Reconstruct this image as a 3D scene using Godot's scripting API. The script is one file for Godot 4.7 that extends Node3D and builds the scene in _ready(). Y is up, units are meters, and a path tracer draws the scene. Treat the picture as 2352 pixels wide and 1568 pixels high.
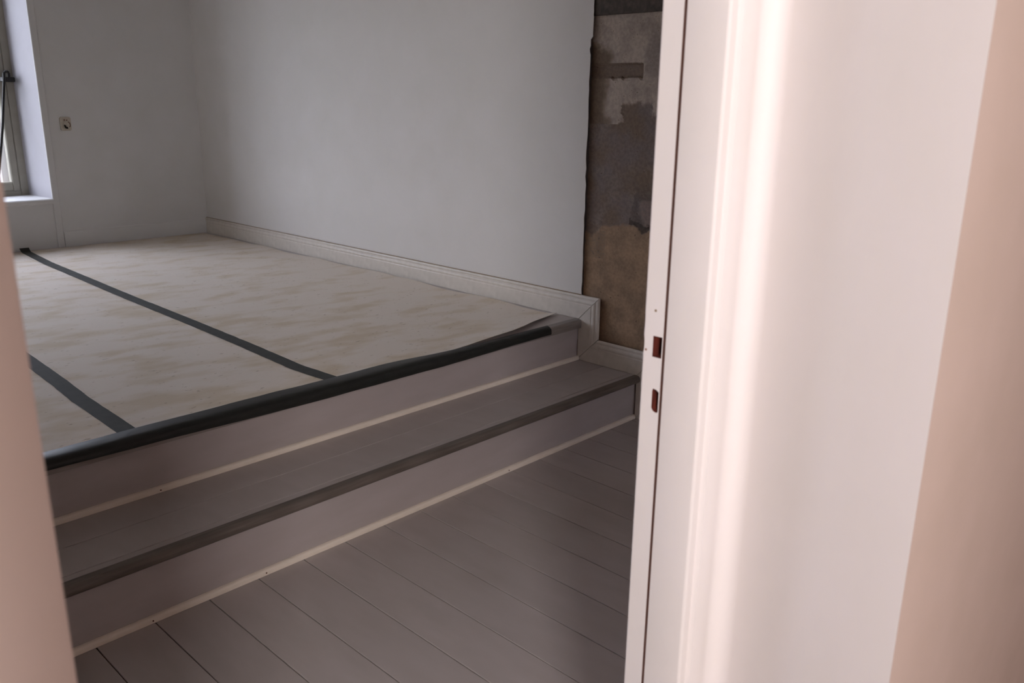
extends Node3D
# A dim room under renovation, seen from the hall through a doorway: two painted steps up to a platform
# that is covered with taped floor paper. Coordinates: x along the steps, y up, d = distance into the room (z = -d).

const PLAT := 0.381      # top of the platform
const TREAD := 0.194     # top of the lower step
const R1 := 1.9755       # front of the lower riser
const R2 := 2.297        # front of the upper riser
const WX := 2.83         # face of the right baseboard
const FAR := 5.738       # face of the far wall
const CEIL := 2.95
const BB := 0.107        # height of the baseboards

var M := {}
var used := {}


func V(x: float, y: float, d: float) -> Vector3:
	return Vector3(x, y, -d)


func _ready() -> void:
	# ---- camera
	var cam := Camera3D.new()
	cam.name = "camera"
	var yaw := 0.8088
	var pitch := 0.2757
	var roll := 0.0133
	var fw := V(sin(yaw) * cos(pitch), -sin(pitch), cos(yaw) * cos(pitch))
	var rt := V(cos(yaw), 0, -sin(yaw))
	var up := rt.cross(fw)
	var r := rt * cos(roll) + up * sin(roll)
	var u := up * cos(roll) - rt * sin(roll)
	cam.transform = Transform3D(Basis(r, u, -fw), Vector3(0, 1.3, 0))
	cam.fov = 44.07
	cam.near = 0.02
	cam.far = 200.0
	var lens := CameraAttributesPhysical.new()
	lens.frustum_focal_length = 29.65
	lens.exposure_aperture = 8.0
	lens.frustum_focus_distance = 2.4
	lens.frustum_near = 0.02
	lens.frustum_far = 200.0
	cam.attributes = lens
	add_child(cam)
	cam.current = true
	# ---- sky: an even overcast afternoon
	var env := Environment.new()
	env.background_mode = Environment.BG_SKY
	var sky := Sky.new()
	var sm := ProceduralSkyMaterial.new()
	sm.sky_top_color = Color(0.81, 0.835, 0.915)
	sm.sky_horizon_color = Color(0.875, 0.89, 0.935)
	sm.ground_bottom_color = Color(0.36, 0.35, 0.33)
	sm.ground_horizon_color = Color(0.48, 0.47, 0.45)
	sm.sky_energy_multiplier = 3.15
	sm.ground_energy_multiplier = 0.9
	sky.sky_material = sm
	env.sky = sky
	env.tonemap_mode = Environment.TONE_MAPPER_LINEAR
	env.tonemap_exposure = 1.0
	env.sdfgi_enabled = true
	env.ssao_enabled = true
	env.ssil_enabled = true
	var we := WorldEnvironment.new()
	we.name = "world_environment"
	we.environment = env
	add_child(we)
	# ---- the hall window behind the camera (its glass is built in hall())
	var al := AreaLight3D.new()
	al.name = "hall_window_light"
	al.area_size = Vector2(0.38, 1.26)
	al.light_color = Color(1.0, 0.98, 0.985)
	al.light_energy = 5.1
	al.shadow_enabled = true
	al.position = V(-0.66, 1.6, -0.90)
	al.rotation.y = 0.0
	add_child(al)

	materials()
	shell()
	right_side()
	steps()
	coverings()
	window_far()
	doorway()
	hall()
	small_things()


# ------------------------------------------------------------------ helpers
func mat(c: Color, rough := 0.6) -> StandardMaterial3D:
	var m := StandardMaterial3D.new()
	m.albedo_color = c
	m.roughness = rough
	m.metallic_specular = 0.5
	return m


func noise(freq: float, sd: int, oct := 4) -> FastNoiseLite:
	var n := FastNoiseLite.new()
	n.seed = sd
	n.frequency = freq
	n.noise_type = FastNoiseLite.TYPE_SIMPLEX_SMOOTH
	n.fractal_octaves = oct
	return n


# a faint mottling that multiplies the paint, and a fine relief
func mottled(c: Color, rough: float, low: float, sd: int, scale: Vector3, relief := 0.0) -> StandardMaterial3D:
	var m := mat(c, rough)
	var im := Image.create(256, 256, false, Image.FORMAT_RGB8)
	var n := noise(0.012, sd, 5)
	for y in 256:
		for x in 256:
			# blend opposite shifts so that the tile closes
			var fx := x / 256.0
			var fy := y / 256.0
			var a := n.get_noise_2d(x, y) * (1 - fx) + n.get_noise_2d(x - 256, y) * fx
			var b := n.get_noise_2d(x, y - 256) * (1 - fx) + n.get_noise_2d(x - 256, y - 256) * fx
			var v := clampf(0.5 + 0.9 * (a * (1 - fy) + b * fy), 0, 1)
			var k := low + (1.0 - low) * v
			im.set_pixel(x, y, Color(k, k, k * (0.99 + 0.01 * v)))
	m.albedo_texture = ImageTexture.create_from_image(im)
	m.uv1_triplanar = true
	m.uv1_world_triplanar = true
	m.uv1_scale = scale
	if relief > 0.0:
		m.heightmap_enabled = true
		m.heightmap_scale = relief
		m.heightmap_texture = m.albedo_texture
	return m


func materials() -> void:
	M.white_wall = mottled(Color(0.905, 0.892, 0.878), 0.85, 0.975, 3, Vector3(0.9, 0.9, 0.9))
	M.far_wall = mottled(Color(0.89, 0.885, 0.88), 0.85, 0.97, 4, Vector3(0.9, 0.9, 0.9))
	M.hall_wall = mottled(Color(0.90, 0.81, 0.765), 0.7, 0.97, 5, Vector3(2, 2, 2))
	M.hall_plain = mat(Color(0.72, 0.70, 0.685), 0.8)
	M.ceiling = mat(Color(0.88, 0.87, 0.86), 0.9)
	M.frame = mottled(Color(0.93, 0.905, 0.90), 0.62, 0.985, 6, Vector3(3, 1.5, 3))
	M.trim = mottled(Color(0.90, 0.87, 0.83), 0.45, 0.93, 7, Vector3(6, 6, 6))
	M.lath = mottled(Color(0.97, 0.92, 0.86), 0.45, 0.96, 8, Vector3(5, 5, 5))
	for k in 3:
		M["plank%d" % k] = mottled(Color(0.755, 0.715, 0.70).darkened(0.012 * k), 0.42, 0.95, 10 + k, Vector3(4, 4, 1.2))
	M.riser = mottled(Color(0.735, 0.695, 0.685), 0.45, 0.95, 15, Vector3(1.5, 5, 5))
	M.nosing = mottled(Color(0.49, 0.445, 0.41), 0.5, 0.72, 16, Vector3(1.2, 22, 22))
	M.bare_wood = mat(Color(0.42, 0.255, 0.16), 0.8)
	M.raw_hole = mottled(Color(0.50, 0.20, 0.13), 0.85, 0.6, 17, Vector3(30, 12, 30))
	M.seam = mat(Color(0.34, 0.20, 0.11), 0.9)
	M.joint = mat(Color(0.62, 0.48, 0.43), 0.8)
	M.lining = mottled(Color(0.93, 0.905, 0.90), 0.6, 0.985, 9, Vector3(3, 1.5, 3))
	M.edge_nose = mottled(Color(0.60, 0.565, 0.54), 0.5, 0.88, 28, Vector3(2, 14, 14))
	M.caulk = mottled(Color(0.66, 0.56, 0.44), 0.7, 0.75, 18, Vector3(6, 6, 6))
	M.tape = mottled(Color(0.235, 0.235, 0.21), 0.85, 0.78, 19, Vector3(5, 5, 5))
	M.edge_tape = mottled(Color(0.165, 0.17, 0.155), 0.45, 0.65, 20, Vector3(4, 18, 18))
	M.iron = mat(Color(0.16, 0.15, 0.14), 0.5)
	M.iron.metallic = 0.4
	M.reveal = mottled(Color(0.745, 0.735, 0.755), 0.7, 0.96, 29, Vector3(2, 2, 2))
	M.win_frame = mottled(Color(0.66, 0.64, 0.585), 0.4, 0.95, 21, Vector3(4, 4, 4))
	M.beam = mottled(Color(0.36, 0.32, 0.29), 0.8, 0.7, 22, Vector3(1.5, 9, 9))
	M.dark = mat(Color(0.10, 0.06, 0.04), 0.9)
	M.ivory = mottled(Color(0.80, 0.765, 0.70), 0.4, 0.9, 23, Vector3(20, 20, 20))
	M.glass = mat(Color(0.95, 0.98, 0.98, 0.06), 0.02)
	M.glass.transparency = BaseMaterial3D.TRANSPARENCY_ALPHA
	M.brick = mottled(Color(0.31, 0.22, 0.19), 0.9, 0.6, 24, Vector3(1.5, 1.5, 1.5))
	M.roof = mottled(Color(0.25, 0.24, 0.24), 0.9, 0.7, 25, Vector3(1, 1, 1))
	M.grass = mottled(Color(0.21, 0.24, 0.16), 0.95, 0.6, 26, Vector3(0.7, 0.7, 0.7))
	M.leaf = mottled(Color(0.30, 0.38, 0.22), 0.8, 0.5, 27, Vector3(3, 3, 3))
	var lit := mat(Color(0.9, 0.88, 0.85), 0.6)
	lit.emission_enabled = true
	lit.emission = Color(1.0, 0.9, 0.85)
	lit.emission_energy_multiplier = 0.8
	M.lit_pane = lit


func numbered(called: String) -> String:
	if not used.has(called):
		used[called] = 0
		return called
	used[called] += 1
	return "%s_%03d" % [called, used[called]]


func tag(o: Node, label := "", category := "", group := "", kind := "") -> Node:
	if label:
		o.set_meta("label", label)
	if category:
		o.set_meta("category", category)
	if group:
		o.set_meta("group", group)
	if kind:
		o.set_meta("kind", kind)
	return o


func put(called: String, mesh: Mesh, m: Material, parent: Node = null) -> MeshInstance3D:
	var o := MeshInstance3D.new()
	o.name = numbered(called) if parent == null else called
	o.mesh = mesh
	o.material_override = null
	for i in mesh.get_surface_count():
		o.set_surface_override_material(i, m)
	(parent if parent else self).add_child(o, true)
	return o


func thing(called: String, at := Vector3.ZERO) -> Node3D:
	var o := Node3D.new()
	o.name = numbered(called)
	o.position = at
	add_child(o, true)
	return o


func tri(st: SurfaceTool, a: Vector3, b: Vector3, c: Vector3, na: Vector3, nb: Vector3, nc: Vector3) -> void:
	if (b - a).cross(c - a).dot(na + nb + nc) > 0:
		var t := b
		b = c
		c = t
		t = nb
		nb = nc
		nc = t
	st.set_normal(na)
	st.add_vertex(a)
	st.set_normal(nb)
	st.add_vertex(b)
	st.set_normal(nc)
	st.add_vertex(c)


func begin() -> SurfaceTool:
	var st := SurfaceTool.new()
	st.begin(Mesh.PRIMITIVE_TRIANGLES)
	return st


# extrudes a profile (given in u,v) along w; soft: profile corners under 50 degrees are shaded round
func extrude(profile: PackedVector2Array, o: Vector3, u: Vector3, v: Vector3, w: Vector3, st: SurfaceTool = null) -> Variant:
	var own := st == null
	if own:
		st = begin()
	var p := profile.duplicate()
	if Geometry2D.is_polygon_clockwise(p):
		p.reverse()
	var area := 0.0
	for i in p.size():
		area += p[i].cross(p[(i + 1) % p.size()])
	if area < 0:
		p.reverse()
	var n := p.size()
	var en := []
	for i in n:
		var e: Vector2 = (p[(i + 1) % n] - p[i]).normalized()
		en.append(Vector2(e.y, -e.x))
	for i in n:
		var j := (i + 1) % n
		var n0: Vector2 = en[i]
		var n1: Vector2 = en[i]
		if en[i].dot(en[(i + n - 1) % n]) > 0.8:
			n0 = (en[i] + en[(i + n - 1) % n]).normalized()
		if en[i].dot(en[j]) > 0.8:
			n1 = (en[i] + en[j]).normalized()
		var a := o + u * p[i].x + v * p[i].y
		var b := o + u * p[j].x + v * p[j].y
		var m0 := u * n0.x + v * n0.y
		var m1 := u * n1.x + v * n1.y
		tri(st, a, b, b + w, m0, m1, m1)
		tri(st, a, b + w, a + w, m0, m1, m0)
	var idx := Geometry2D.triangulate_polygon(p)
	var wn := w.normalized()
	for k in range(0, idx.size(), 3):
		var q := []
		for t in 3:
			q.append(o + u * p[idx[k + t]].x + v * p[idx[k + t]].y)
		tri(st, q[0], q[1], q[2], -wn, -wn, -wn)
		tri(st, q[0] + w, q[1] + w, q[2] + w, wn, wn, wn)
	return st.commit() if own else null


func chamfered(w: float, h: float, c: float) -> PackedVector2Array:
	if c <= 0.0:
		return PackedVector2Array([Vector2(0, 0), Vector2(w, 0), Vector2(w, h), Vector2(0, h)])
	return PackedVector2Array([Vector2(c, 0), Vector2(w - c, 0), Vector2(w, c), Vector2(w, h - c), Vector2(w - c, h), Vector2(c, h), Vector2(0, h - c), Vector2(0, c)])


# box between two corners (x, y, d), edges that run along "axis" chamfered by c
func box(a: Vector3, b: Vector3, c := 0.0, axis := "d") -> ArrayMesh:
	var s := b - a
	if axis == "x":
		return extrude(chamfered(s.y, s.z, c), V(a.x, a.y, a.z), Vector3.UP, Vector3.FORWARD, Vector3(s.x, 0, 0))
	if axis == "y":
		return extrude(chamfered(s.x, s.z, c), V(a.x, a.y, a.z), Vector3.RIGHT, Vector3.FORWARD, Vector3(0, s.y, 0))
	return extrude(chamfered(s.x, s.y, c), V(a.x, a.y, a.z), Vector3.RIGHT, Vector3.UP, Vector3(0, 0, -s.z))


func P3(x: float, y: float, d: float) -> Vector3:
	return Vector3(x, y, d)


# CSG box between two corners (x, y, d)
func cbox(a: Vector3, b: Vector3, m: Material, op := CSGShape3D.OPERATION_UNION) -> CSGBox3D:
	var o := CSGBox3D.new()
	o.size = b - a
	var c := (a + b) / 2.0
	o.position = V(c.x, c.y, c.z)
	o.material = m
	o.operation = op
	return o


# a surface on a grid: f(i, j) gives the point; two-sided sheet with the given thickness along normals
func sheet(ni: int, nj: int, f: Callable, thick: float, uv = null) -> ArrayMesh:
	var pts := []
	for i in ni + 1:
		var row := []
		for j in nj + 1:
			row.append(f.call(float(i) / ni, float(j) / nj))
		pts.append(row)
	var nrm := []
	var lean := 0.0
	for i in ni + 1:
		var row := []
		for j in nj + 1:
			var du: Vector3 = pts[mini(i + 1, ni)][j] - pts[maxi(i - 1, 0)][j]
			var dv: Vector3 = pts[i][mini(j + 1, nj)] - pts[i][maxi(j - 1, 0)]
			var n := du.cross(dv).normalized()
			lean += n.y
			row.append(n)
		nrm.append(row)
	if lean < 0:
		for row in nrm:
			for j in row.size():
				row[j] = -row[j]
	var st := begin()
	for i in ni:
		for j in nj:
			var k := [[i, j], [i + 1, j], [i + 1, j + 1], [i, j + 1]]
			var a := []
			var n := []
			var t := []
			for q in k:
				a.append(pts[q[0]][q[1]])
				n.append(nrm[q[0]][q[1]])
				t.append(uv.call(pts[q[0]][q[1]]) if uv != null else Vector2(float(q[0]) / ni, float(q[1]) / nj))
			for s in [1.0, -1.0]:
				for g in [[0, 1, 2], [0, 2, 3]]:
					var x := []
					for q in g:
						x.append([a[q] - (n[q] * thick if s < 0 else Vector3.ZERO), n[q] * s, t[q]])
					if (x[1][0] - x[0][0]).cross(x[2][0] - x[0][0]).dot(x[0][1]) > 0:
						var sw = x[1]
						x[1] = x[2]
						x[2] = sw
					for q in x:
						st.set_normal(q[1])
						st.set_uv(q[2])
						st.add_vertex(q[0])
	# rims
	var rim := []
	for i in ni:
		rim.append([i, 0, i + 1, 0])
		rim.append([i, nj, i + 1, nj])
	for j in nj:
		rim.append([0, j, 0, j + 1])
		rim.append([ni, j, ni, j + 1])
	var mid: Vector3 = pts[ni / 2][nj / 2]
	for q in rim:
		var a: Vector3 = pts[q[0]][q[1]]
		var b: Vector3 = pts[q[2]][q[3]]
		var na: Vector3 = nrm[q[0]][q[1]]
		var nb: Vector3 = nrm[q[2]][q[3]]
		var out := (b - a).cross(na).normalized()
		if out.dot((a + b) / 2.0 - mid) < 0:
			out = -out
		st.set_uv(uv.call(a) if uv != null else Vector2.ZERO)
		tri(st, a, b, b - nb * thick, out, out, out)
		tri(st, a, b - nb * thick, a - na * thick, out, out, out)
	return st.commit()


func tube(pts: Array, rad: float, sides := 10, st: SurfaceTool = null) -> Variant:
	var own := st == null
	if own:
		st = begin()
	for k in pts.size() - 1:
		var a: Vector3 = pts[k]
		var b: Vector3 = pts[k + 1]
		var w := b - a
		var u := w.cross(Vector3.UP if absf(w.normalized().y) < 0.9 else Vector3.RIGHT).normalized()
		var v := w.cross(u).normalized()
		var pr := PackedVector2Array()
		for i in sides:
			pr.append(Vector2.from_angle(TAU * i / sides) * rad)
		extrude(pr, a, u, v, w, st)
	return st.commit() if own else null


# ------------------------------------------------------------------ the room
func shell() -> void:
	var fl := thing("floor")
	tag(fl, "grey white painted plank floor below the two steps", "", "", "structure")
	put("subfloor", box(P3(-1.7, -0.08, -1.1), P3(2.9, -0.006, 2.1)), M.seam, fl)
	var x := 0.5934 - 0.14741 * 14
	var i := 0
	while x < 2.86:
		var w := minf(0.14741, 2.865 - x)
		# the boards of the room run from the doorway to the foot of the step
		put("plank", box(P3(x + 0.0014, -0.006, 0.30), P3(x + w - 0.0014, 0.0, 1.99), 0.001), M["plank%d" % ((i * 7 + i / 3) % 3)], fl)
		x += 0.14741
		i += 1
	put("hall_board", box(P3(-1.7, -0.006, -1.05), P3(2.9, 0.0, 0.298)), M.plank1, fl)
	tag(put("ceiling", box(P3(-1.8, CEIL, -1.2), P3(3.1, CEIL + 0.12, 6.3)), M.ceiling), "white ceiling", "", "", "structure")
	tag(put("wall_left", box(P3(-1.75, -0.1, 0.5636), P3(-1.6, CEIL, 6.3)), M.white_wall), "white wall at the window end", "", "", "structure")
	# the far wall with two splayed window openings
	var wf := CSGCombiner3D.new()
	wf.name = "wall_far"
	wf.add_child(cbox(P3(-1.75, 0.1, FAR), P3(3.05, CEIL + 0.02, 6.14), M.far_wall), true)
	for xs in [[0.66, 1.84], [-1.25, -0.05]]:
		var pr := CSGPolygon3D.new()
		pr.polygon = PackedVector2Array([Vector2(xs[0] - 0.01, -FAR + 0.05), Vector2(xs[1] + 0.008, -FAR + 0.05), Vector2(xs[1] - 0.055, -6.2), Vector2(xs[0] + 0.055, -6.2)])
		pr.depth = 1.83
		pr.rotation.x = PI / 2
		pr.position.y = 0.675
		pr.operation = CSGShape3D.OPERATION_SUBTRACTION
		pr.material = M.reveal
		# the polygon lies in x, z and is pushed along y
		pr.transform = Transform3D(Basis(Vector3.RIGHT, Vector3(0, 0, 1), Vector3(0, -1, 0)), Vector3(0, 0.675, 0))
		wf.add_child(pr, true)
	add_child(wf, true)
	tag(wf, "plain white far wall beside the window", "", "", "structure")


func bare_colour(d: float, y: float, N: Array) -> Array:
	# returns colour and relief (metres towards the room)
	var w: float = N[0].get_noise_2d(d * 10, y * 10)
	var f: float = N[1].get_noise_2d(d * 10, y * 10)
	var g: float = N[2].get_noise_2d(d * 10, y * 10)
	var yy := y + 0.034 * w + 0.006 * g
	var dd := d + 0.034 * f + 0.006 * g
	var light := Color(0.74, 0.685, 0.635)
	var grey := Color(0.51, 0.46, 0.44)
	var brown := Color(0.50, 0.42, 0.345)
	var tan := Color(0.68, 0.565, 0.455)
	var c := grey.lerp(brown, clampf(0.35 + 0.9 * w, 0, 0.7))
	var h := 0.0
	# upper light plaster
	if y > 1.22:
		var edge := 1.25
		if dd > 2.13:
			edge = 1.25 - (dd - 2.13) * 0.9
		elif dd > 2.03:
			edge = 1.312
		elif dd > 1.985:
			edge = 1.29
		var k := smoothstep(edge - 0.012, edge + 0.012, yy)
		c = c.lerp(light.lerp(grey, clampf(0.1 + 0.5 * f, 0, 0.5)), k)
		h += 0.003 * k
		var st := smoothstep(2.185, 2.235, dd + 0.02 * w) * (1.0 - smoothstep(1.50, 1.55, yy))
		c = c.lerp(brown.darkened(0.12), 0.85 * st)
		h -= 0.003 * st * k
		var r := (1.0 - smoothstep(2.0, 2.035, dd)) * smoothstep(1.37, 1.43, yy) * (1.0 - smoothstep(1.52, 1.6, yy))
		c = c.lerp(grey.lightened(0.06), 0.6 * r)
	# the chased slot
	if d > 2.038 and y > 1.401 + 0.004 * f and y < 1.4575 + 0.002 * f:
		c = brown.lerp(grey, 0.4 + 0.3 * f)
		h = -0.008
	# smears below
	if y < 1.22 and y > 0.80:
		var sm := smoothstep(0.1, 0.5, f + 0.35 * g)
		c = c.lerp(light.darkened(0.22), 0.30 * sm)
		if dd < 2.06 and y < 1.0 and y > 0.815:
			c = c.lerp(Color(0.38, 0.345, 0.33), 0.55 * smoothstep(2.12, 2.02, d) * smoothstep(1.02, 0.9, y))
		var lump := 1.0 - smoothstep(0.75, 1.15, Vector2((dd - 1.965) / 0.055, (yy - 0.885) / 0.055).length())
		if lump > 0.0:
			c = c.lerp(Color(0.58, 0.51, 0.48), lump * 0.8)
			h += 0.004 * lump
	# concrete below
	var eb := 0.81 - smoothstep(2.19, 2.27, d) * 0.05
	if yy < eb + 0.008:
		var k2 := smoothstep(eb + 0.008, eb - 0.008, yy)
		c = c.lerp(tan.lerp(brown, clampf(0.2 + 0.7 * f, 0, 0.5)), k2)
		h += 0.004 * k2
		if d > 2.19 and y > 0.66 and y < 0.78:
			c = c.lerp(Color(0.47, 0.42, 0.37), 0.5 * smoothstep(-0.2, 0.4, g))
	if absf(yy - eb - 0.012) < 0.010 and d < 2.07:
		c = c.lerp(Color(0.27, 0.24, 0.22), 0.6)
		h -= 0.002
	# pits and specks
	if g > 0.56:
		c = c.lerp(Color(0.22, 0.17, 0.13), clampf((g - 0.56) * 5, 0, 0.5))
		h -= 0.0015
	c = c.darkened(clampf(0.05 - 0.10 * g, 0, 0.15))
	h += 0.0012 * f
	return [c, h]


func right_side() -> void:
	var N := [noise(0.55, 31, 4), noise(0.8, 32, 5), noise(5.0, 33, 3)]
	# bare plaster wall: colour in a texture, slot, patches and pits in the relief of the mesh
	var d0 := 0.55
	var d1 := 2.42
	var y0 := 0.0
	var y1 := 1.75
	var im := Image.create(900, 840, false, Image.FORMAT_RGB8)
	for py in 840:
		for px in 900:
			im.set_pixel(px, py, bare_colour(d0 + (d1 - d0) * (px + 0.5) / 900.0, y1 - (y1 - y0) * (py + 0.5) / 840.0, N)[0])
	var bm := mat(Color.WHITE, 0.92)
	bm.albedo_texture = ImageTexture.create_from_image(im)
	var st := begin()
	var ni := 150
	var nj := 175
	var P := []
	for i in ni + 1:
		var row := []
		for j in nj + 1:
			var d := d0 + (d1 - d0) * i / ni
			var y := y0 + (y1 - y0) * j / nj
			row.append(V(WX + 0.034 - bare_colour(d, y, N)[1], y, d))
		P.append(row)
	for i in ni:
		for j in nj:
			for g in [[[0, 0], [1, 0], [1, 1]], [[0, 0], [1, 1], [0, 1]]]:
				var q := []
				for e in g:
					q.append(Vector2i(i + e[0], j + e[1]))
				var a: Vector3 = P[q[0].x][q[0].y]
				var b: Vector3 = P[q[1].x][q[1].y]
				var c: Vector3 = P[q[2].x][q[2].y]
				var n := (b - a).cross(c - a).normalized()
				if n.x > 0:
					n = -n
				else:
					var sw: Vector2i = q[1]
					q[1] = q[2]
					q[2] = sw
				for e in q:
					st.set_normal(n)
					st.set_uv(Vector2(float(e.x) / ni, 1.0 - float(e.y) / nj))
					st.add_vertex(P[e.x][e.y])
	var bare := st.commit()
	var wall := thing("wall_right_bare")
	tag(wall, "bare stained plaster and concrete strip of the right wall", "", "", "structure")
	put("plaster_face", bare, bm, wall)
	put("wall_core", box(P3(WX + 0.045, -0.1, 0.5), P3(WX + 0.22, CEIL, 6.2)), M.beam, wall)
	tag(put("lintel", box(P3(WX + 0.022, 1.642, 0.55), P3(WX + 0.05, 1.98, 2.40), 0.002, "d"), M.beam, wall), "dark brown timber lintel above the bare plaster")
	put("upper_face", box(P3(WX + 0.03, 1.98, 0.55), P3(WX + 0.05, CEIL, 2.40)), M.beam, wall)
	# white lining: its near edge is broken and a chip is missing
	var face := PackedVector2Array()
	face.append(Vector2(FAR + 0.02, PLAT - 0.1))
	face.append(Vector2(FAR + 0.02, CEIL))
	var rng := RandomNumberGenerator.new()
	rng.seed = 9
	var y := CEIL
	while y > 0.47:
		var e := 2.284
		if y < 1.553:
			e = 2.2955 + rng.randf_range(-0.003, 0.003)
		elif y < 1.9:
			e = 2.284 + rng.randf_range(-0.0008, 0.0008)
		face.append(Vector2(e, y))
		y -= 0.035 if y > 1.9 or y < 1.5 else 0.012
	face.append(Vector2(2.294, 0.44))
	face.append(Vector2(2.31, 0.43))
	face.append(Vector2(2.31, PLAT - 0.1))
	var lin := put("wall_right", extrude(face, Vector3(WX + 0.015, 0, 0), Vector3(0, 0, -1), Vector3.UP, Vector3(0.003, 0, 0)), M.white_wall)
	tag(lin, "smooth white lined wall above the platform with broken edge", "", "", "structure")
	put("lining_core", box(P3(WX + 0.018, PLAT - 0.1, 2.2985), P3(WX + 0.034, CEIL, FAR + 0.02)), M.beam, wall)
	# the baseboard: one moulding that follows platform, riser and tread, mitred at each turn
	var bb := thing("baseboard_right")
	tag(bb, "white moulded baseboard stepping down along the right wall", "", "", "structure")
	var path := [Vector2(FAR, PLAT), Vector2(2.2952, PLAT), Vector2(2.2952, TREAD), Vector2(1.9680, TREAD), Vector2(1.9680, 0.0), Vector2(0.60, 0.0)]
	var offs := [Vector2(0, 1), Vector2(-1, 1), Vector2(-1, 1), Vector2(-1, 1), Vector2(-1, 1), Vector2(0, 1)]
	var prof := [Vector2(0, 0.0), Vector2(0, 0.0145), Vector2(0.003, 0.0155), Vector2(0.066, 0.0155), Vector2(0.070, 0.013), Vector2(0.076, 0.0155), Vector2(0.081, 0.016), Vector2(0.086, 0.014), Vector2(0.089, 0.0105), Vector2(0.093, 0.0098), Vector2(0.095, 0.012), Vector2(0.100, 0.0135), Vector2(0.1045, 0.012), Vector2(BB, 0.008), Vector2(BB, 0.0)]
	for s in 5:
		var st2 := begin()
		var dir: Vector2 = (path[s + 1] - path[s]).normalized()
		var gap: Vector2 = dir * (0.0020 if s == 1 else 0.0009)
		for k in prof.size() - 1:
			var q := []
			for e in [[0, k], [0, k + 1], [1, k + 1], [1, k]]:
				var base: Vector2 = path[s + e[0]] + offs[s + e[0]] * prof[e[1]].x
				base += gap if e[0] == 0 else -gap
				q.append(V(WX + 0.0155 - prof[e[1]].y, base.y, base.x))
			var across: Vector2 = Vector2(0, 1) if absf(dir.x) > 0.5 else Vector2(-1, 0)
			var pe: Vector2 = (prof[k + 1] - prof[k]).normalized()
			# outward normal of the profile edge (height, thickness)
			var n2 := Vector2(-pe.y, pe.x)
			var n := V(-n2.y, across.y * n2.x, across.x * n2.x).normalized()
			tri(st2, q[0], q[1], q[2], n, n, n)
			tri(st2, q[0], q[2], q[3], n, n, n)
		for e in [0, 1]:
			var c := []
			for k in prof.size():
				var base: Vector2 = path[s + e] + offs[s + e] * prof[k].x + (gap if e == 0 else -gap)
				c.append(V(WX + 0.0155 - prof[k].y, base.y, base.x))
			var cn := V(0, dir.y, dir.x) * (-1.0 if e == 0 else 1.0)
			for k in range(1, c.size() - 1):
				tri(st2, c[0], c[k], c[k + 1], cn, cn, cn)
		put("skirting_board", st2.commit(), M.trim, bb)
	tag(put("caulk_line", box(P3(WX + 0.009, PLAT + BB - 0.001, 2.296), P3(WX + 0.0155, PLAT + BB + 0.0025, FAR)), M.caulk, bb), "yellowed caulk line along the top")


func steps() -> void:
	var rng := RandomNumberGenerator.new()
	rng.seed = 4
	var x0 := -1.598
	var s := thing("wooden_step", V(0, 0, R1))
	tag(s, "lower grey painted wooden step with worn dark nosing, nearest the plank floor", "step")
	settle(put("riser", box(P3(x0, 0.0, R1), P3(WX + 0.01, TREAD - 0.022, R1 + 0.02)), M.riser, s))
	settle(put("core", box(P3(x0, 0.0, R1 + 0.02), P3(WX + 0.01, TREAD - 0.006, R2 + 0.02)), M.seam, s))
	var ds := [R2, 2.1475, 2.0045, 1.9785]
	for k in 3:
		settle(put("tread_board", box(P3(x0, TREAD - 0.006, ds[k + 1] + (0.0015 if k < 2 else 0.0)), P3(WX, TREAD, ds[k] - 0.0015), 0.0008, "x"), M["plank%d" % k], s))
	tag(settle(put("nosing", extrude(rounded_nose(0.0315, 0.0328), V(x0, TREAD - 0.031, 1.946), Vector3.FORWARD, Vector3.UP, Vector3(WX - x0, 0, 0)), M.nosing, s)), "dark worn rounded nosing")
	lath(s, x0, 0.0, R1, [0.735, 1.06, 2.05])
	var p := thing("platform", V(0, 0, R2))
	tag(p, "raised wooden platform floor reached by the upper step", "platform")
	settle(put("riser", box(P3(x0, TREAD, R2), P3(WX, PLAT - 0.0405, R2 + 0.02)), M.riser, p))
	settle(put("deck", box(P3(x0, PLAT - 0.03, 2.315), P3(WX, PLAT, FAR - 0.001)), M.plank2, p))
	settle(put("core", box(P3(x0, 0.0, R2 + 0.022), P3(WX, PLAT - 0.032, FAR - 0.001)), M.seam, p))
	tag(settle(put("gap_strip", box(P3(x0, PLAT - 0.0405, R2 - 0.004), P3(WX, PLAT - 0.037, R2 + 0.02)), M.bare_wood, p)), "thin brown gap under the nosing")
	tag(settle(put("nosing", extrude(square_nose(0.037, 0.042), V(x0, PLAT - 0.037, 2.274), Vector3.FORWARD, Vector3.UP, Vector3(WX - x0, 0, 0)), M.edge_nose, p)), "greyish rounded nosing, bare at its right end")
	lath(p, x0, TREAD, R2, [0.92])


# half round front edge, in (d, y) from its front-most, lowest point
func rounded_nose(h: float, depth: float) -> PackedVector2Array:
	var pr := PackedVector2Array()
	pr.append(Vector2(depth, 0))
	pr.append(Vector2(depth, h))
	var r := h * 0.5
	for i in 9:
		var a := PI / 2 + PI * i / 8.0
		pr.append(Vector2(r + cos(a) * r * 0.9, r + sin(a) * r))
	return pr


# front edge with a rounded top and a square foot, in (d, y)
func square_nose(h: float, depth: float) -> PackedVector2Array:
	var pr := PackedVector2Array([Vector2(depth, 0), Vector2(depth, h)])
	for i in 7:
		var a := PI / 2 + PI / 2 * i / 6.0
		pr.append(Vector2(0.013 + cos(a) * 0.011, h - 0.013 + sin(a) * 0.013))
	pr.append(Vector2(0.003, 0.0))
	return pr


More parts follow.
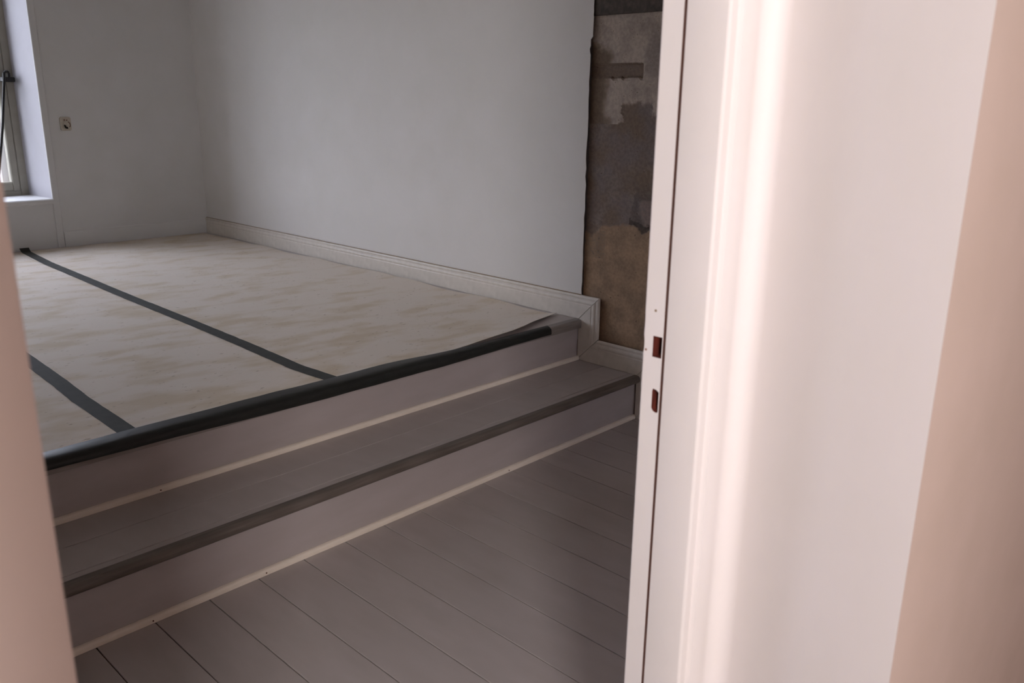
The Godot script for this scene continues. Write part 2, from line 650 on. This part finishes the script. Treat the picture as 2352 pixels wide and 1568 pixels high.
func lath(parent: Node3D, x0: float, y: float, d: float, nails: Array) -> void:
	var w := 0.0175
	var t := 0.013
	var pr := PackedVector2Array([Vector2(0, 0), Vector2(t, 0), Vector2(t, w * 0.55), Vector2(t * 0.9, w * 0.78), Vector2(t * 0.62, w * 0.95), Vector2(t * 0.3, w), Vector2(0, w)])
	var o := put("lath", extrude(pr, V(x0, y + 0.0005, d - 0.0003), Vector3(0, 0, 1), Vector3.UP, Vector3(WX - x0, 0, 0)), M.lath, parent)
	o.position = -parent.position
	tag(o, "narrow cream lath at the foot of the riser")
	for x in nails:
		var n := put("nail_hole", tube([V(x, y + 0.008, d - t - 0.0012), V(x, y + 0.008, d - t + 0.001)], 0.0022, 8), M.bare_wood, o)
		n.position = Vector3.ZERO


func coverings() -> void:
	var im := Image.create(1024, 1024, false, Image.FORMAT_RGB8)
	var a := noise(0.9, 41, 5)
	var b := noise(2.2, 42, 4)
	var c := noise(0.35, 43, 3)
	for py in 1024:
		for px in 1024:
			var x := px / 1024.0 * 4.5
			var d := py / 1024.0 * 3.6
			var s := a.get_noise_2d(x * 3.0, d * 6.5 + x * 0.8)
			var k := clampf((s + 0.25 * b.get_noise_2d(x * 3, d * 6) + 0.35 * c.get_noise_2d(x, d)) * 0.9 + 0.05, 0, 0.6)
			var col := Color(0.88, 0.835, 0.78).lerp(Color(0.79, 0.715, 0.595), k)
			var sp := b.get_noise_2d(x * 9 + 50, d * 22)
			if sp > 0.52:
				col = col.lerp(Color(0.5, 0.42, 0.33), clampf((sp - 0.52) * 4, 0, 0.5))
			im.set_pixel(px, py, col.lightened(0.03 * a.get_noise_2d(x * 6, d * 6)))
	var paper := mat(Color.WHITE, 0.9)
	paper.albedo_texture = ImageTexture.create_from_image(im)
	var uv := func(p: Vector3) -> Vector2:
		return Vector2((p.x + 1.65) / 4.5, (-p.z - 2.25) / 3.6)
	var lift := noise(0.9, 44, 3)
	var sheets := [
		[-1.58, 0.885, "cream floor paper left of the left dark tape, nearest the door"],
		[0.885, 1.57, "cream floor paper sheet lying between the two dark tape lines"],
		[1.57, 2.815, "cream floor paper along the right baseboard with a lifted front corner"]]
	for q in sheets:
		var xa: float = q[0]
		var xb: float = q[1]
		var last: bool = xb > 2.0
		var f := func(s: float, t: float) -> Vector3:
			var d := 2.306 + (FAR - 0.035 - 2.306) * pow(t, 1.5)
			var x := lerpf(xa + 0.001, xb - 0.001, s)
			var h := PLAT + 0.0032 + 0.0012 * lift.get_noise_2d(x * 2, d * 2)
			if not last:
				pass
			if last:
				# the right edge wanders and stands up a little against the baseboard
				var e := smoothstep(0.86, 1.0, s)
				var wv := lift.get_noise_2d(77, d * 1.4)
				var bow := 0.016 * wv
				x += (bow - 0.010) * e
				h += e * e * clampf(0.002 + 0.013 * wv, 0.0, 0.012)
				# the front right corner is cut back and lifted
				var cut := smoothstep(2.38, 2.83, x)
				var near := smoothstep(0.16, 0.0, t)
				d += 0.092 * cut * near + 0.004 * smoothstep(1.8, 2.4, x) * near
				h += near * (0.0175 * smoothstep(2.02, 2.45, x) - 0.012 * smoothstep(2.55, 2.80, x))
			return V(x, h, d)
		var o := put("floor_paper", sheet(48, 60, f, 0.0016, uv), paper)
		tag(o, q[2], "floor paper", "sheets of floor paper on the platform")
	# flat tapes over the joints
	var t1 := [Vector2(1.632, 5.700), Vector2(1.60, 5.2), Vector2(1.572, 4.0), Vector2(1.566, 3.4), Vector2(1.556, 2.92), Vector2(1.541, 2.53), Vector2(1.549, 2.42), Vector2(1.556, 2.33)]
	var t2 := [Vector2(0.955, 5.70), Vector2(0.93, 4.6), Vector2(0.905, 3.6), Vector2(0.893, 3.2), Vector2(0.883, 2.90), Vector2(0.872, 2.70), Vector2(0.869, 2.52), Vector2(0.866, 2.33)]
	var k := 0
	for path in [t1, t2]:
		var cur := Curve2D.new()
		for i in path.size():
			var tang: Vector2 = (path[mini(i + 1, path.size() - 1)] - path[maxi(i - 1, 0)]) / 6.0
			cur.add_point(path[i], -tang, tang)
		var wob := noise(1.4, 50 + k, 2)
		var L := cur.get_baked_length()
		var wide: float = 0.026
		var f := func(s: float, t: float) -> Vector3:
			var p := cur.sample_baked(t * L)
			var e := cur.sample_baked(minf(t * L + 0.02, L))
			var dir := (e - p).normalized() if e.distance_to(p) > 0.001 else Vector2(0, -1)
			var side := Vector2(-dir.y, dir.x)
			p += side * (s - 0.5) * 2 * (wide + 0.0015 * wob.get_noise_2d(t * 30, s * 3))
			var h := PLAT + 0.0052 + 0.0006 * wob.get_noise_2d(t * 40, s * 2 + 9)
			if k == 0 and t < 0.012:
				h += 0.02 * (1.0 - t / 0.012)
			return V(p.x, h, p.y)
		var o := put("tape_strip", sheet(6, 90, f, 0.0006), M.tape)
		tag(o, ["long dark grey tape over the paper joint, running into the far left corner", "short curved piece of dark grey tape at the left door edge"][k], "tape", "tape strips over the paper joints")
		k += 1
	# black tape folded over the platform edge
	var wv := noise(0.7, 60, 4)
	var fine := noise(3.0, 61, 3)
	var xa := -1.55
	var xb := 2.625
	var g := func(s: float, t: float) -> Vector3:
		var x := lerpf(xa, xb, s)
		var w := wv.get_noise_2d(x * 3, 0)
		var w2 := fine.get_noise_2d(x * 4, t * 2)
		var cutb := smoothstep(1.75, 2.30, x)
		# from the paper, over the nose, down its front
		var top := 2.341 + 0.008 * w - 0.046 * cutb
		var low := PLAT - 0.022 - 0.0145 * smoothstep(0.55, 1.55, x) + 0.007 * smoothstep(2.1, 2.55, x) + 0.003 * wv.get_noise_2d(x * 2 + 40, 5)
		var pts := [Vector2(top, PLAT + 0.0062), Vector2(2.309, PLAT + 0.0066), Vector2(2.288 + 0.005 * w, PLAT + 0.0042 + 0.002 * w), Vector2(2.2748, PLAT - 0.005 + 0.003 * w), Vector2(2.2722, PLAT - 0.014), Vector2(2.2722, lerpf(PLAT - 0.014, low, 0.6)), Vector2(2.2728, low)]
		if cutb > 0.0:
			pts[0] = pts[0].lerp(Vector2(2.301, PLAT + 0.0052), cutb)
			pts[1] = pts[1].lerp(Vector2(2.294, PLAT + 0.0048), cutb)
			pts[2] = pts[2].lerp(Vector2(2.284, PLAT + 0.0015), cutb)
		var m := t * 6.0
		var i := mini(int(m), 5)
		var p: Vector2 = pts[i].lerp(pts[i + 1], m - i)
		var bul := 0.0018 * w2 * sin(t * PI)
		return V(x, p.y + bul * (1.0 - t), p.x - absf(bul) * t)
	tag(put("tape_edging", sheet(260, 12, g, 0.0008), M.edge_tape), "shiny black tape wrapped over the front edge of the platform", "tape")


func window_far() -> void:
	var w := thing("window_1")
	tag(w, "white casement window in a deep reveal at the far left", "", "", "structure")
	put("sill", box(P3(0.62, 0.657, 5.700), P3(1.838, 0.690, 6.05), 0.006, "x"), M.far_wall, w)
	put("casing", box(P3(1.841, PLAT + 0.001, 5.727), P3(1.880, 2.55, FAR + 0.002), 0.003, "y"), M.far_wall, w)
	put("casing", box(P3(0.61, PLAT + 0.001, 5.727), P3(0.657, 2.55, FAR + 0.002), 0.003, "y"), M.far_wall, w)
	put("casing", box(P3(0.657, 2.50, 5.727), P3(1.841, 2.55, FAR + 0.002), 0.003, "x"), M.far_wall, w)
	window_fill(w, 0.70, 1.80)
	# the outside window jamb, bright in the daylight
	put("outer_jamb", box(P3(1.682, 0.62, 6.105), P3(1.80, 2.55, 6.20), 0.003, "y"), M.frame, w)
	# iron stay: bracket on the stile, a rod hanging from it
	var br := begin()
	extrude(chamfered(0.070, 0.028, 0.004), V(1.727, 1.384, 5.972), Vector3.RIGHT, Vector3.UP, Vector3(0, 0, -0.056), br)
	var bracket := put("stay_bracket", br.commit(), M.iron, w)
	tag(bracket, "dark iron bracket")
	put("stay_hook", tube([V(1.766, 1.40, 5.978), V(1.768, 1.437, 5.978), V(1.756, 1.446, 5.978), V(1.742, 1.436, 5.978), V(1.738, 1.395, 5.978)], 0.008), M.iron, bracket)
	put("stay_rod", tube([V(1.737, 1.41, 5.968), V(1.689, 1.12, 5.968), V(1.668, 1.016, 5.968), V(1.63, 0.83, 5.975)], 0.0075), M.iron, bracket)
	var w2 := thing("window_3")
	tag(w2, "second white casement window further left in the far wall", "", "", "structure")
	put("sill", box(P3(-1.29, 0.657, 5.700), P3(-0.01, 0.690, 6.05), 0.006, "x"), M.win_frame, w2)
	window_fill(w2, -1.21, -0.09)
	# outside: lawn, brick neighbour, bush
	tag(put("lawn", box(P3(-30, -0.9, 6.4), P3(40, -0.6, 60)), M.grass), "mown lawn outside the window", "lawn")
	var h := thing("garden_house", V(9, -0.6, 26))
	tag(h, "brown brick house seen through the far left window", "building")
	put("wall", box(P3(-9, 0, 0), P3(9, 3.0, 8)), M.brick, h)
	put("roof", extrude(PackedVector2Array([Vector2(-0.4, 3.0), Vector2(8.4, 3.0), Vector2(4, 5.5)]), V(-9.3, 0, 0), Vector3.FORWARD, Vector3.UP, Vector3(18.6, 0, 0)), M.roof, h)
	for q in h.get_children():
		q.position = Vector3.ZERO


func window_fill(w: Node3D, xa: float, xb: float) -> void:
	var y0 := 0.676
	var y1 := 2.51
	var d := 6.035
	for s in [[xa - 0.02, xa + 0.04], [xb - 0.04, xb + 0.02]]:
		put("frame_post", box(P3(s[0], y0, d), P3(s[1], y1, d + 0.07), 0.004, "y"), M.win_frame, w)
	put("frame_rail", box(P3(xa + 0.04, y0, d), P3(xb - 0.04, y0 + 0.045, d + 0.07), 0.004, "x"), M.win_frame, w)
	put("frame_rail", box(P3(xa + 0.04, y1 - 0.05, d), P3(xb - 0.04, y1, d + 0.07), 0.004, "x"), M.win_frame, w)
	var mid := (xa + xb) / 2
	for s in [[xa + 0.04, mid], [mid, xb - 0.04]]:
		var sa := put("sash", box(P3(s[0] + 0.001, y0 + 0.046, d - 0.006), P3(s[0] + 0.046, y1 - 0.051, d + 0.05), 0.006, "y"), M.win_frame, w)
		put("stile", box(P3(s[1] - 0.046, y0 + 0.046, d - 0.006), P3(s[1] - 0.001, y1 - 0.051, d + 0.05), 0.006, "y"), M.win_frame, sa)
		put("bottom_rail", box(P3(s[0] + 0.046, y0 + 0.046, d - 0.006), P3(s[1] - 0.046, y0 + 0.10, d + 0.05), 0.006, "x"), M.win_frame, sa)
		put("top_rail", box(P3(s[0] + 0.046, y1 - 0.10, d - 0.006), P3(s[1] - 0.046, y1 - 0.051, d + 0.05), 0.006, "x"), M.win_frame, sa)
		put("pane", box(P3(s[0] + 0.044, y0 + 0.098, d + 0.022), P3(s[1] - 0.044, y1 - 0.098, d + 0.026)), M.glass, sa)


func doorway() -> void:
	var h := 2.05
	var d := thing("door_1")
	tag(d, "white painted doorway frame with empty strike holes, at the right", "", "", "structure")
	# the strike jamb: rebate face at x = 0.82, with a worn edge, a latch hole, a bolt hole and an open joint
	var j := CSGCombiner3D.new()
	j.name = "jamb"
	var pr := CSGPolygon3D.new()
	pr.polygon = PackedVector2Array([Vector2(0.82, -0.474), Vector2(0.90, -0.474), Vector2(0.90, -0.5636), Vector2(0.8225, -0.5636), Vector2(0.8207, -0.5629), Vector2(0.82, -0.5612)])
	pr.depth = h
	pr.transform = Transform3D(Basis(Vector3.RIGHT, Vector3(0, 0, 1), Vector3(0, -1, 0)), Vector3.ZERO)
	pr.material = M.frame
	j.add_child(pr, true)
	var sub := CSGShape3D.OPERATION_SUBTRACTION
	j.add_child(cbox(P3(0.80, 0.0, 0.522), P3(0.8232, h, 0.5350), M.joint, sub), true)
	j.add_child(cbox(P3(0.80, 1.0085, 0.5362), P3(0.848, 1.0345, 0.5490), M.raw_hole, sub), true)
	var slot := CSGPolygon3D.new()
	slot.polygon = PackedVector2Array([Vector2(0.5365, 0.9400), Vector2(0.5365, 0.9655), Vector2(0.5400, 0.9680), Vector2(0.5450, 0.9690), Vector2(0.5460, 0.9660), Vector2(0.5460, 0.9440), Vector2(0.5435, 0.9405), Vector2(0.5395, 0.9390)])
	slot.depth = 0.05
	# polygon (d, y) pushed along x
	slot.transform = Transform3D(Basis(Vector3(0, 0, -1), Vector3.UP, Vector3(1, 0, 0)), Vector3(0.848, 0, 0))
	slot.operation = sub
	slot.material = M.raw_hole
	j.add_child(slot, true)
	for q in [[1.022, 0.5665, 0.0052, 0.016], [1.050, 0.5655, 0.0032, 0.022], [1.00, 0.5655, 0.003, 0.012]]:
		var sp := CSGSphere3D.new()
		sp.radius = 1.0
		sp.radial_segments = 20
		sp.rings = 12
		sp.scale = Vector3(q[2] * 1.4, q[3], q[2])
		sp.position = V(0.820, q[0], q[1])
		sp.operation = sub
		sp.material = M.frame
		j.add_child(sp, true)
	d.add_child(j, true)
	tag(put("chip", tube([V(0.8204, 1.0155, 0.5585), V(0.8196, 1.0155, 0.5585)], 0.0016, 8), M.joint, d), "brown paint chip on the worn edge")
	tag(put("dent", tube([V(0.8204, 1.0655, 0.5478), V(0.8197, 1.0655, 0.5478)], 0.0017, 8), M.caulk, d), "small filled dent above the latch hole")
	# the stop against which the door closed, corners eased
	var c := PackedVector2Array()
	for q in [[0.8185, 0.5256], [0.8118, 0.5256], [0.8104, 0.5250], [0.81, 0.5238]]:
		c.append(Vector2(q[0], q[1]))
	for i in 6:
		var a := PI + PI / 2 * i / 5.0
		c.append(Vector2(0.8145 + cos(a) * 0.0045, 0.4772 + sin(a) * 0.0045))
	c.append(Vector2(0.83, 0.4727))
	c.append(Vector2(0.83, 0.5210))
	put("door_stop", extrude(c, Vector3.ZERO, Vector3.RIGHT, Vector3.FORWARD, Vector3(0, h, 0)), M.frame, d)
	# architrave: quirk, flat belly, cove into the lining of the niche
	var ar := PackedVector2Array([Vector2(0.8215, 0.49), Vector2(0.8215, 0.4745), Vector2(0.8240, 0.4745), Vector2(0.8250, 0.4700)])
	for i in 9:
		var t := i / 8.0
		ar.append(Vector2(lerpf(0.8265, 0.8552, t), lerpf(0.4665, 0.4643, t) - 0.0018 * sin(t * PI)))
	for i in 15:
		var a := PI / 2 - deg_to_rad(110.0) * (i + 1) / 15.0
		ar.append(Vector2(0.8552 + 0.020 * cos(a), 0.4443 + 0.020 * sin(a)))
	ar.append(Vector2(0.89, 0.437))
	ar.append(Vector2(0.945, 0.49))
	put("architrave", extrude(ar, Vector3.ZERO, Vector3.RIGHT, Vector3.FORWARD, Vector3(0, h, 0)), M.frame, d)
	put("niche_lining", extrude(PackedVector2Array([Vector2(0.8740, 0.43746), Vector2(0.7965, 0.2245), Vector2(0.7973, 0.2245), Vector2(0.8760, 0.43746)]), Vector3.ZERO, Vector3.RIGHT, Vector3.FORWARD, Vector3(0, h + 0.09, 0)), M.lining, d)
	# the hinge side and the head, out of the picture
	put("jamb", box(P3(0.072, 0, 0.474), P3(0.118, h, 0.5636), 0.002, "y"), M.frame, d)
	put("door_head", box(P3(0.072, h, 0.474), P3(0.945, h + 0.09, 0.5636), 0.002, "x"), M.frame, d)
	put("threshold", box(P3(0.118, 0.0, 0.45), P3(0.82, 0.006, 0.5636), 0.002, "x"), M.plank0, d)


func hall() -> void:
	var a := put("wall_hall_left", extrude(PackedVector2Array([Vector2(-1.6, 0.2245), Vector2(-0.092, 0.2245), Vector2(-0.087, 0.2265), Vector2(0.124, 0.452), Vector2(0.126, 0.458), Vector2(0.126, 0.474), Vector2(0.072, 0.476), Vector2(0.072, 0.5636), Vector2(-1.6, 0.5636)]), Vector3.ZERO, Vector3.RIGHT, Vector3.FORWARD, Vector3(0, CEIL, 0)), M.hall_wall)
	tag(a, "out of focus beige hall wall at the left of the doorway", "", "", "structure")
	var b := put("wall_hall_right", extrude(PackedVector2Array([Vector2(0.7975, 0.2246), Vector2(2.82, 0.2246), Vector2(2.82, 0.5636), Vector2(0.946, 0.5636), Vector2(0.946, 0.489), Vector2(0.8765, 0.4365)]), Vector3.ZERO, Vector3.RIGHT, Vector3.FORWARD, Vector3(0, CEIL, 0)), M.hall_wall)
	tag(b, "beige hall wall at the right picture edge", "", "", "structure")
	tag(put("wall_hall_head", box(P3(0.127, 2.14, 0.261), P3(0.945, CEIL, 0.5636)), M.hall_wall), "beige wall above the doorway", "", "", "structure")
	tag(put("wall_hall_end", box(P3(2.2, 0, -1.1), P3(2.35, CEIL, 0.261)), M.hall_plain), "beige end wall of the hall", "", "", "structure")
	tag(put("wall_hall_side", box(P3(-1.75, 0, -1.1), P3(-1.6, CEIL, 0.5636)), M.hall_plain), "beige side wall of the hall", "", "", "structure")
	var back := CSGCombiner3D.new()
	back.name = "wall_hall_back"
	back.add_child(cbox(P3(-1.75, 0, -1.1), P3(2.35, CEIL, -0.95), M.hall_plain), true)
	back.add_child(cbox(P3(-0.90, 0.95, -1.2), P3(-0.42, 2.25, -0.8), M.hall_plain, CSGShape3D.OPERATION_SUBTRACTION), true)
	add_child(back, true)
	tag(back, "beige hall wall behind the viewer", "", "", "structure")
	var w := thing("window_2")
	tag(w, "frosted hall window behind the viewer", "", "", "structure")
	put("pane", box(P3(-0.88, 0.97, -1.0), P3(-0.44, 2.23, -0.985)), M.lit_pane, w)
	put("frame_post", box(P3(-0.90, 0.95, -1.02), P3(-0.86, 2.25, -0.955), 0.003, "y"), M.frame, w)
	put("frame_post", box(P3(-0.46, 0.95, -1.02), P3(-0.42, 2.25, -0.955), 0.003, "y"), M.frame, w)
	put("frame_rail", box(P3(-0.86, 0.95, -1.02), P3(-0.46, 0.99, -0.955), 0.003, "x"), M.frame, w)
	put("frame_rail", box(P3(-0.86, 2.21, -1.02), P3(-0.46, 2.25, -0.955), 0.003, "x"), M.frame, w)


func small_things() -> void:
	var bf := thing("baseboard_far")
	tag(bf, "low white baseboard along the far wall", "", "", "structure")
	put("skirting_board", extrude(PackedVector2Array([Vector2(0, 0), Vector2(0.012, 0), Vector2(0.012, 0.078), Vector2(0.009, 0.084), Vector2(0.009, 0.094), Vector2(0.004, 0.10), Vector2(0, 0.10)]), V(1.882, PLAT + 0.0005, FAR), Vector3(0, 0, 1), Vector3.UP, Vector3(WX - 1.882, 0, 0)), M.far_wall, bf)
	var s := thing("wall_socket", V(1.974, 1.139, FAR))
	tag(s, "old broken ivory wall socket on the far wall beside the window", "socket")
	put("plate", extrude(chamfered(0.062, 0.082, 0.007), Vector3(-0.031, -0.041, 0), Vector3.RIGHT, Vector3.UP, Vector3(0, 0, 0.010)), M.ivory, s)
	var ring := PackedVector2Array()
	for i in 20:
		ring.append(Vector2.from_angle(TAU * i / 20) * 0.021)
	var o := put("socket_face", extrude(ring, Vector3(0.004, -0.004, 0.010), Vector3.RIGHT, Vector3.UP, Vector3(0, 0, 0.006)), M.ivory, s)
	var cres := PackedVector2Array()
	for i in 9:
		cres.append(Vector2.from_angle(PI * 0.9 + PI * 0.75 * i / 8) * Vector2(0.016, 0.020))
	for i in 9:
		cres.append(Vector2.from_angle(PI * 1.65 - PI * 0.75 * i / 8) * Vector2(0.006, 0.007) + Vector2(0.001, -0.001))
	tag(put("broken_hole", extrude(cres, Vector3(0.003, -0.010, 0.0155), Vector3.RIGHT, Vector3.UP, Vector3(0, 0, 0.002)), M.dark, s), "dark broken opening")
	var arc := PackedVector2Array()
	for i in 9:
		arc.append(Vector2.from_angle(-0.8 + 2.0 * i / 8) * 0.0215)
	for i in 9:
		arc.append(Vector2.from_angle(1.2 - 2.0 * i / 8) * 0.0175)
	put("rim_crack", extrude(arc, Vector3(0.004, -0.006, 0.0155), Vector3.RIGHT, Vector3.UP, Vector3(0, 0, 0.0015)), M.bare_wood, s)
	for q in [[-0.006, 0.023], [0.008, 0.022]]:
		put("screw_hole", tube([Vector3(q[0], q[1], 0.0095), Vector3(q[0], q[1], 0.0112)], 0.004, 8), M.bare_wood, s)


# a part given in room coordinates, under a thing that stands somewhere else
func settle(o: MeshInstance3D) -> MeshInstance3D:
	o.position = -o.get_parent().position
	return o
